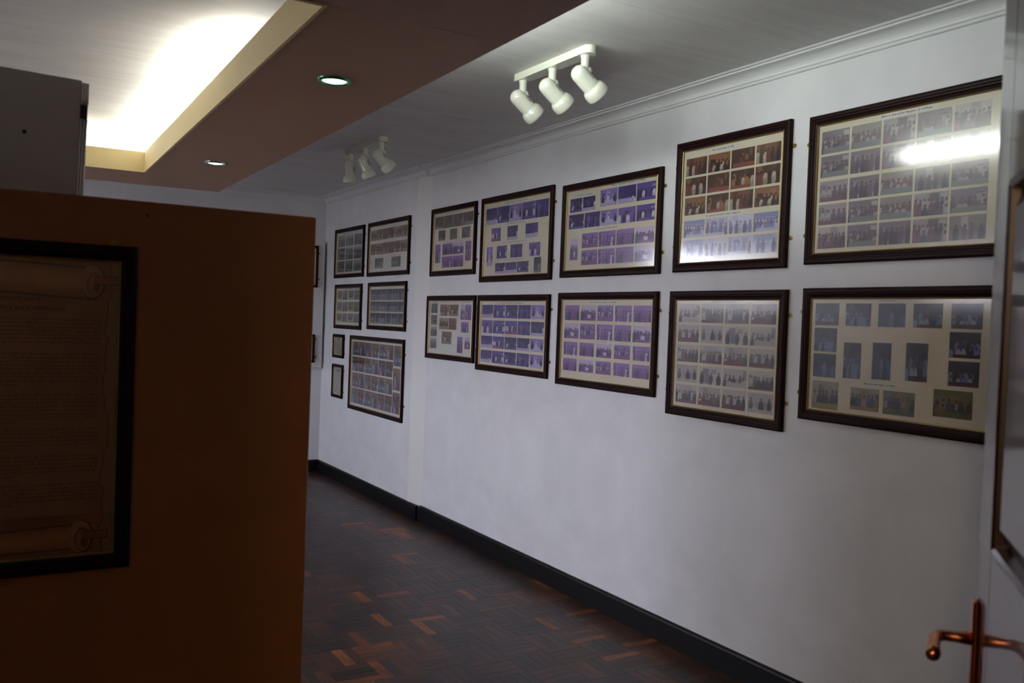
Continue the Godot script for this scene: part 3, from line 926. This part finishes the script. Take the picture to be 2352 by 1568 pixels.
func make_soffit() -> void:
	# a dropped ring below the ceiling with an open, lit middle; it stands about a degree askew to the wall
	var s := struct("ceiling_soffit", "brown dropped ceiling ring with cream lit opening")
	s.position = Vector3(1.386, 0, -1.994)
	s.rotation.y = -0.0185
	var y := 2.42
	var th := 0.014
	# local x: 0 at the outer edge, negative to the left; local depth 0 at 1.994
	var n0 := -0.165
	var n1 := 0.460
	var f0 := 4.175
	var f1 := 4.805
	var ri := -0.576
	var li := -3.5
	var lo := -4.1
	var cuts := [n0, n1, 2.47, f0, f1]
	for e in [[ri, 0.0], [lo, li]]:
		for k in 4:
			slab(s, "soffit_board", M.soffit, e[0], e[1], y, y + th, cuts[k] + 0.0008, cuts[k + 1] - 0.0008)
	for e in [[n0, n1], [f0, f1]]:
		for k in 2:
			slab(s, "soffit_board", M.soffit, [li, (li + ri) / 2][k] + 0.0008, [(li + ri) / 2, ri][k] - 0.0008, y, y + th, e[0], e[1])
	# cream fascias round the opening
	var ft := 2.545
	slab(s, "fascia_board", M.fascia, ri - 0.012, ri, y - 0.003, ft, n1, f0)
	slab(s, "fascia_board", M.fascia, li, li + 0.012, y - 0.003, ft, n1, f0)
	slab(s, "fascia_board", M.fascia, li + 0.012, ri - 0.012, y - 0.003, ft, f0 - 0.012, f0)
	slab(s, "fascia_board", M.fascia, li + 0.012, ri - 0.012, y - 0.003, ft, n1, n1 + 0.012)
	# outer edge boards and the inner deck on which the tubes lie
	slab(s, "edge_board", M.soffit, -0.012, 0.0, y + th, ft, n0, f1)
	slab(s, "edge_board", M.soffit, lo, lo + 0.012, y + th, ft, n0, f1)
	slab(s, "edge_board", M.soffit, lo, 0.0, y + th, ft, f1 - 0.012, f1)
	slab(s, "edge_board", M.soffit, lo, 0.0, y + th, ft, n0, n0 + 0.012)
	slab(s, "lamp_shelf", M.batten, ri, -0.012, ft - 0.03, ft - 0.02, n0 + 0.012, f1 - 0.012)
	slab(s, "lamp_shelf", M.batten, li, ri, ft - 0.03, ft - 0.02, f0, f1 - 0.012)
	# baffles added to block tube light; they also tie the ring to the ceiling
	slab(s, "hanging_baffle", M.ceiling, -0.33, -0.30, ft - 0.02, CEIL + 0.005, n0 + 0.02, f1 - 0.02)
	slab(s, "hanging_baffle", M.ceiling, li, -0.33, ft - 0.02, CEIL + 0.005, f1 - 0.06, f1 - 0.03)
	slab(s, "hanging_baffle", M.ceiling, lo + 0.3, lo + 0.33, ft - 0.02, CEIL + 0.005, n0 + 0.02, f1 - 0.02)

func make_partition() -> void:
	var t := thing("display_screen", "long orange-brown partition board with a scroll poster", "screen", Vector3(-0.3, 0, -2.625))
	part(t, "panel", soft_box(Vector3(2.3, 1.838, 0.05), 0.003), M.partition, Vector3(0, 0.919, 0))
	part(t, "panel", soft_box(Vector3(1.6, 1.838, 0.05), 0.003), M.partition, Vector3(-1.952, 0.919, 0))  # unseen extension, added to darken the near end of the room
	part(t, "screw_hole", lathe(PackedVector2Array([Vector2(0.004, 0), Vector2(0.004, 0.0008), Vector2(0, 0.001)]), 10), M.joint, Vector3(0.68, 1.80, 0.025), Basis(Vector3.RIGHT, PI / 2))
	for x in [-1.0, 1.0]:
		part(t, "foot", soft_box(Vector3(0.05, 0.04, 0.4), 0.004), M.joint, Vector3(x, 0.02, -0.02))
	# unseen wing at right angles, added to keep window light off the near wall
	var g := thing("display_screen", "unseen orange-brown wing added behind the poster board to block window light", "screen", Vector3(0.36, 0, -3.235))
	part(g, "panel", soft_box(Vector3(0.05, 1.83, 1.16), 0.003), M.partition, Vector3(0, 0.917, 0))
	part(g, "foot", soft_box(Vector3(0.3, 0.04, 0.05), 0.004), M.joint, Vector3(0, 0.02, -0.4))
	# scroll poster in its frame
	var w := 0.62
	var h := 0.86
	var p := thing("poster_frame", "dark framed poster of a parchment scroll with printed text", "poster", Vector3(0.357 - w / 2, 0.852, -2.599))
	var n := p.get_child_count()
	var d := 0.022
	part(p, "backing_board", box(Vector3(w - 0.01, h - 0.01, 0.005)), M.backing, Vector3(0, 0, 0.003))
	add_rails(p, w, h, 0.040, d, M.poster_moulding, "frame_rail")
	add_rails(p, w, h, 0.006, d * 0.6, M.gilt, "gilt_slip", 0.040, PackedVector2Array([Vector2(0, 0), Vector2(0, d * 0.58), Vector2(0.002, d * 0.64), Vector2(0.004, d * 0.58), Vector2(0.006, d * 0.44), Vector2(0.006, 0)]))
	var sc := mat(Color.WHITE, 0.6)
	sc.albedo_texture = scroll_print()
	var q := QuadMesh.new()
	q.size = Vector2(0.536, 0.776)
	part(p, "backing_card", box(Vector3(0.54, 0.78, 0.0015)), M.card, Vector3(0, 0, 0.0063))
	part(p, "scroll_print", q, sc, Vector3(0, 0, 0.0072))
	for e in [["The Mustard Seed\u201d", 0.136, 0.282, 0.0120, rgb(84, 8, 8)], ["has grown into a great institution", 0.186, 0.258, 0.0104, rgb(22, 10, 8)]]:
		var tm := TextMesh.new()
		var fnt := SystemFont.new()
		fnt.font_names = PackedStringArray(["Droid Sans"])
		fnt.font_weight = 700
		tm.font = fnt
		tm.text = e[0]
		tm.font_size = 48
		tm.depth = 0.0004
		tm.pixel_size = e[3] / 34.0
		tm.horizontal_alignment = HORIZONTAL_ALIGNMENT_RIGHT
		var box_ := tm.get_aabb()
		part(p, "title_line", tm, mat(e[4], 0.7), Vector3(e[1] - (0.357 - w / 2) - box_.end.x, e[2], 0.0076))
	part(p, "glass_pane", box(Vector3(0.53, 0.77, 0.0015)), M.glass, Vector3(0, 0, 0.0105))
	for sy in [-1.0, 1.0]:
		hanger(p, Vector3(0.25, sy * h / 2, 0.0005), Vector2(0, sy))
		hanger(p, Vector3(-0.25, sy * h / 2, 0.0005), Vector2(0, sy))
	for i in range(n, p.get_child_count()):
		p.get_child(i).position += Vector3(0, h / 2, 0)

func make_grey_board() -> void:
	var t := thing("display_board", "tall grey display board with chrome edge post behind brown partition", "display board", Vector3(-0.4, 0, -2.93))
	t.rotation.z = -0.026
	part(t, "panel", soft_box(Vector3(1.16, 2.20, 0.03), 0.002), M.board_grey, Vector3(0.0, 1.122, 0))
	part(t, "screw_hole", lathe(PackedVector2Array([Vector2(0.006, 0), Vector2(0.006, 0.0008), Vector2(0, 0.001)]), 10), M.joint, Vector3(0.44, 2.05, 0.015), Basis(Vector3.RIGHT, PI / 2))
	# ribbed chrome post in two lengths with a dark joint between
	for e in [[0.022, 2.112], [2.152, 2.216]]:
		for k in 3:
			var x := 0.5835 + k * 0.0070
			var o := part(t, "edge_post", tube([Vector3(x, e[0], 0.012), Vector3(x, e[1], 0.012)], [0.0032, 0.0032], 12), M.chrome)
			o.set_meta("label", "ribbed chrome post")
	part(t, "post_joint", soft_box(Vector3(0.017, 0.040, 0.017), 0.002), M.joint, Vector3(0.589, 2.132, 0.008))
	part(t, "post_core", soft_box(Vector3(0.019, 2.196, 0.02), 0.002), M.joint, Vector3(0.590, 1.12, -0.002))

func make_far_board() -> void:
	var t := thing("notice_board", "thick white panel on the end wall carrying small frames", "board", Vector3(2.08, 1.03, -FAR))
	part(t, "panel", soft_box(Vector3(1.6, 1.23, 0.075), 0.004), M.white_board, Vector3(0, 0.615, 0.0385))
	var a := FAR - 0.077
	picture("small dark frame, higher of two on the white end panel", Vector3(2.63, 2.015, -a + 0.001), Basis.IDENTITY, 0.36, 0.405, [["caption", 0.2, 0.8, 0.03, 0.07]] + grid("grey", 3, [[0.1, 0.5], [0.55, 0.95]], 0.04, 0.96, 0.03), M.card_white, "frames on the white end panel", 0.024)
	picture("small dark frame, lower of two on the white end panel", Vector3(2.62, 1.218, -a + 0.001), Basis.IDENTITY, 0.36, 0.275, grid("grey", 3, [[0.06, 0.94]], 0.04, 0.96, 0.03), M.card_white, "frames on the white end panel", 0.024)

func make_door() -> void:
	# leaf swung wide into the room; local x runs from the free edge to the hinge, local z out of the visible face
	var t := struct("door_1", "open glossy mahogany panelled door with copper lever handle")
	var th := deg_to_rad(50.2)
	var dir := Vector3(-sin(th), 0, cos(th))
	var nrm := Vector3(-cos(th), 0, -sin(th))
	t.transform = Transform3D(Basis(dir, Vector3.UP, dir.cross(Vector3.UP)), Vector3(1.357, 0, -0.825))
	var fz := signf(dir.cross(Vector3.UP).dot(nrm))
	var W := 0.84
	var H := 2.14
	var D := 0.042
	# stiles and rails lie between z = 0 (visible face) and -D
	var face := func(called: String, x0: float, x1: float, y0: float, y1: float):
		part(t, called, soft_box(Vector3(x1 - x0, y1 - y0, D), 0.002), M.door, Vector3((x0 + x1) / 2, (y0 + y1) / 2, -fz * D / 2))
	face.call("stile", 0.0, 0.105, 0.008, H)
	face.call("stile", W - 0.105, W, 0.008, H)
	face.call("stile", 0.367, 0.473, 0.008, H)
	var ys := [[0.008, 0.22], [0.80, 1.24], [1.78, H]]
	for r in ys:
		face.call("rail", 0.105, 0.367, r[0], r[1])
		face.call("rail", 0.473, W - 0.105, r[0], r[1])
	for c in [[0.105, 0.367], [0.473, W - 0.105]]:
		for k in 2:
			var y0: float = ys[k][1]
			var y1: float = ys[k + 1][0]
			var w: float = c[1] - c[0]
			var h := y1 - y0
			var m := Vector3((c[0] + c[1]) / 2, (y0 + y1) / 2, 0)
			# raised field with broad bevels, sunk in the frame
			var st := SurfaceTool.new()
			st.begin(Mesh.PRIMITIVE_TRIANGLES)
			st.set_smooth_group(-1)
			var o := []
			var i := []
			var bev := 0.042
			for q in [[-1, -1], [1, -1], [1, 1], [-1, 1]]:
				o.append(Vector3(q[0] * w / 2, q[1] * h / 2, -fz * 0.022))
				i.append(Vector3(q[0] * (w / 2 - bev), q[1] * (h / 2 - bev), -fz * 0.003))
			quad(st, i[0], i[1], i[2], i[3], Vector3(0, 0, fz))
			for e in 4:
				var f := (e + 1) % 4
				quad(st, o[e], o[f], i[f], i[e], Vector3(0, 0, fz))
			quad(st, o[0], o[1], o[2], o[3], Vector3(0, 0, -fz))
			part(t, "raised_panel", done(st), M.door, m)
			var mo := PackedVector2Array([Vector2(0, 0), Vector2(0, 0.022), Vector2(0.004, 0.026), Vector2(0.009, 0.022), Vector2(0.012, 0.010), Vector2(0.012, 0)])
			var holder := Node3D.new()
			holder.name = "panel_moulding"
			t.add_child(holder, true)
			holder.position = m + Vector3(0, 0, -fz * 0.024)
			if fz < 0:
				holder.rotation.y = PI
			add_rails(holder, w, h, 0.012, 0.026, M.door, "bead", 0.0, mo)
	# handle
	var hx := 0.017
	var hy := 1.083
	var pl := part(t, "handle_plate", soft_box(Vector3(0.028, 0.25, 0.009), 0.003), M.copper, Vector3(hx, 1.02, fz * 0.004))
	pl.set_meta("label", "copper handle plate")
	var pts := []
	var rad := []
	for e in [[0.0, 0.0, 0.006, 0.0105], [0.0, 0.0, 0.03, 0.0085], [0.0, 0.0, 0.046, 0.0085], [0.004, -0.001, 0.055, 0.009], [0.012, -0.002, 0.061, 0.009], [0.024, -0.004, 0.062, 0.0088], [0.036, -0.006, 0.064, 0.0092], [0.048, -0.009, 0.066, 0.0102], [0.058, -0.011, 0.067, 0.0112], [0.066, -0.013, 0.068, 0.0100], [0.070, -0.014, 0.068, 0.005]]:
		pts.append(Vector3(hx + e[0], hy + e[1], fz * e[2]))
		rad.append(e[3])
	var lv := part(t, "lever", tube(pts, rad, 18), M.copper)
	lv.set_meta("label", "copper lever")
	var tr := struct("trim_3", "door lining")
	slab(tr, "jamb", M.door, 0.70, 0.72, 0, 2.17, NEAR - 0.15, NEAR)
	slab(tr, "jamb", M.door, -0.97, -0.95, 0, 2.17, NEAR - 0.15, NEAR)
	slab(tr, "lintel_board", M.door, -0.95, 0.70, 2.15, 2.17, NEAR - 0.15, NEAR)

func make_lobby_lamp() -> void:
	var t := thing("globe_lamp", "round warm globe lamp under the lobby ceiling", "lamp", Vector3(-2.0, 2.25, 1.35))
	part(t, "globe", lathe(PackedVector2Array([Vector2(0, -0.11), Vector2(0.05, -0.098), Vector2(0.09, -0.06), Vector2(0.11, 0.0), Vector2(0.09, 0.06), Vector2(0.05, 0.098), Vector2(0.0, 0.11)]), 28), M.globe)
	part(t, "rod", tube([Vector3(0, 0.10, 0), Vector3(0, CEIL - 2.25, 0)], [0.008, 0.008]), M.brass)
	var l := OmniLight3D.new()
	l.name = "globe_glow"
	l.light_color = rgb(255, 222, 184)
	l.light_energy = 1.6
	l.light_size = 0.1
	l.omni_range = 14
	l.omni_attenuation = 2
	l.shadow_enabled = true
	t.add_child(l)

# ------------------------------------------------------------------ scene
func _ready() -> void:
	rng.seed = 4711
	var cam := Camera3D.new()
	cam.name = "camera"
	cam.projection = Camera3D.PROJECTION_PERSPECTIVE
	cam.fov = rad_to_deg(2.0 * atan(784.0 / FOCAL))
	cam.near = 0.05
	cam.far = 100
	cam.transform = Transform3D(Basis(RIGHT, UPV, -FWD).orthonormalized(), EYE)
	var lens := CameraAttributesPhysical.new()
	lens.frustum_focal_length = 24.0 * FOCAL / 1568.0
	lens.frustum_focus_distance = 9.0
	lens.exposure_aperture = 5.6
	cam.attributes = lens
	add_child(cam)
	cam.current = true
	var env := Environment.new()
	env.background_mode = Environment.BG_SKY
	var sky := Sky.new()
	var ps := ProceduralSkyMaterial.new()
	ps.sky_top_color = rgb(206, 210, 226)
	ps.sky_horizon_color = rgb(218, 220, 231)
	ps.ground_horizon_color = rgb(188, 189, 194)
	ps.ground_bottom_color = rgb(172, 172, 175)
	ps.sky_energy_multiplier = 4.3
	ps.ground_energy_multiplier = 3.2
	sky.sky_material = ps
	env.sky = sky
	env.tonemap_mode = Environment.TONE_MAPPER_LINEAR
	env.tonemap_exposure = 1.0
	env.sdfgi_enabled = true
	env.ssao_enabled = true
	env.ssil_enabled = true
	var we := WorldEnvironment.new()
	we.name = "surroundings"
	we.environment = env
	add_child(we)
	make_materials()
	make_prints()
	make_shell()
	make_soffit()
	make_floor()
	make_partition()
	make_grey_board()
	make_far_board()
	make_door()
	pictures()
	spot_bar("white ceiling spotlight bar, all three heads tilted alike to the wall", 2.145, 3.05, 3.66, [0.95, 0.95, 0.95])
	spot_bar("white ceiling spotlight bar with one head hanging straight down", 2.19, 5.38, 6.04, [0.10, 0.45, 0.85])
	downlight("green rimmed round downlight in the brown dropped ceiling", Vector3(1.104, 2.42, -3.221), M.ring_green, M.lens, rgb(225, 255, 240))
	downlight("chrome rimmed round downlight in the brown dropped ceiling", Vector3(1.163, 2.42, -5.452), M.ring_chrome, M.lens_cool, rgb(232, 248, 255))
	cove_tube("lit tube on the dropped ceiling beside its lit opening", 0.945, 2.525, 3.75, 4.95, 1.8, rgb(255, 251, 236))
	cove_tube("lit tube on the dropped ceiling in its lit inner corner", 0.965, 2.525, 4.98, 6.15, 1.8, rgb(255, 251, 236))
	cove_tube("lit tube lying across the far side of the dropped ceiling", 6.56, 2.522, -0.35, 0.85, 1.9, rgb(255, 248, 226), true)
	cove_tube("lit tube on the dropped ceiling facing the picture wall", 1.30, 2.525, 2.15, 3.35, 1.8, rgb(240, 250, 242), false, 0.9)
	make_lobby_lamp()
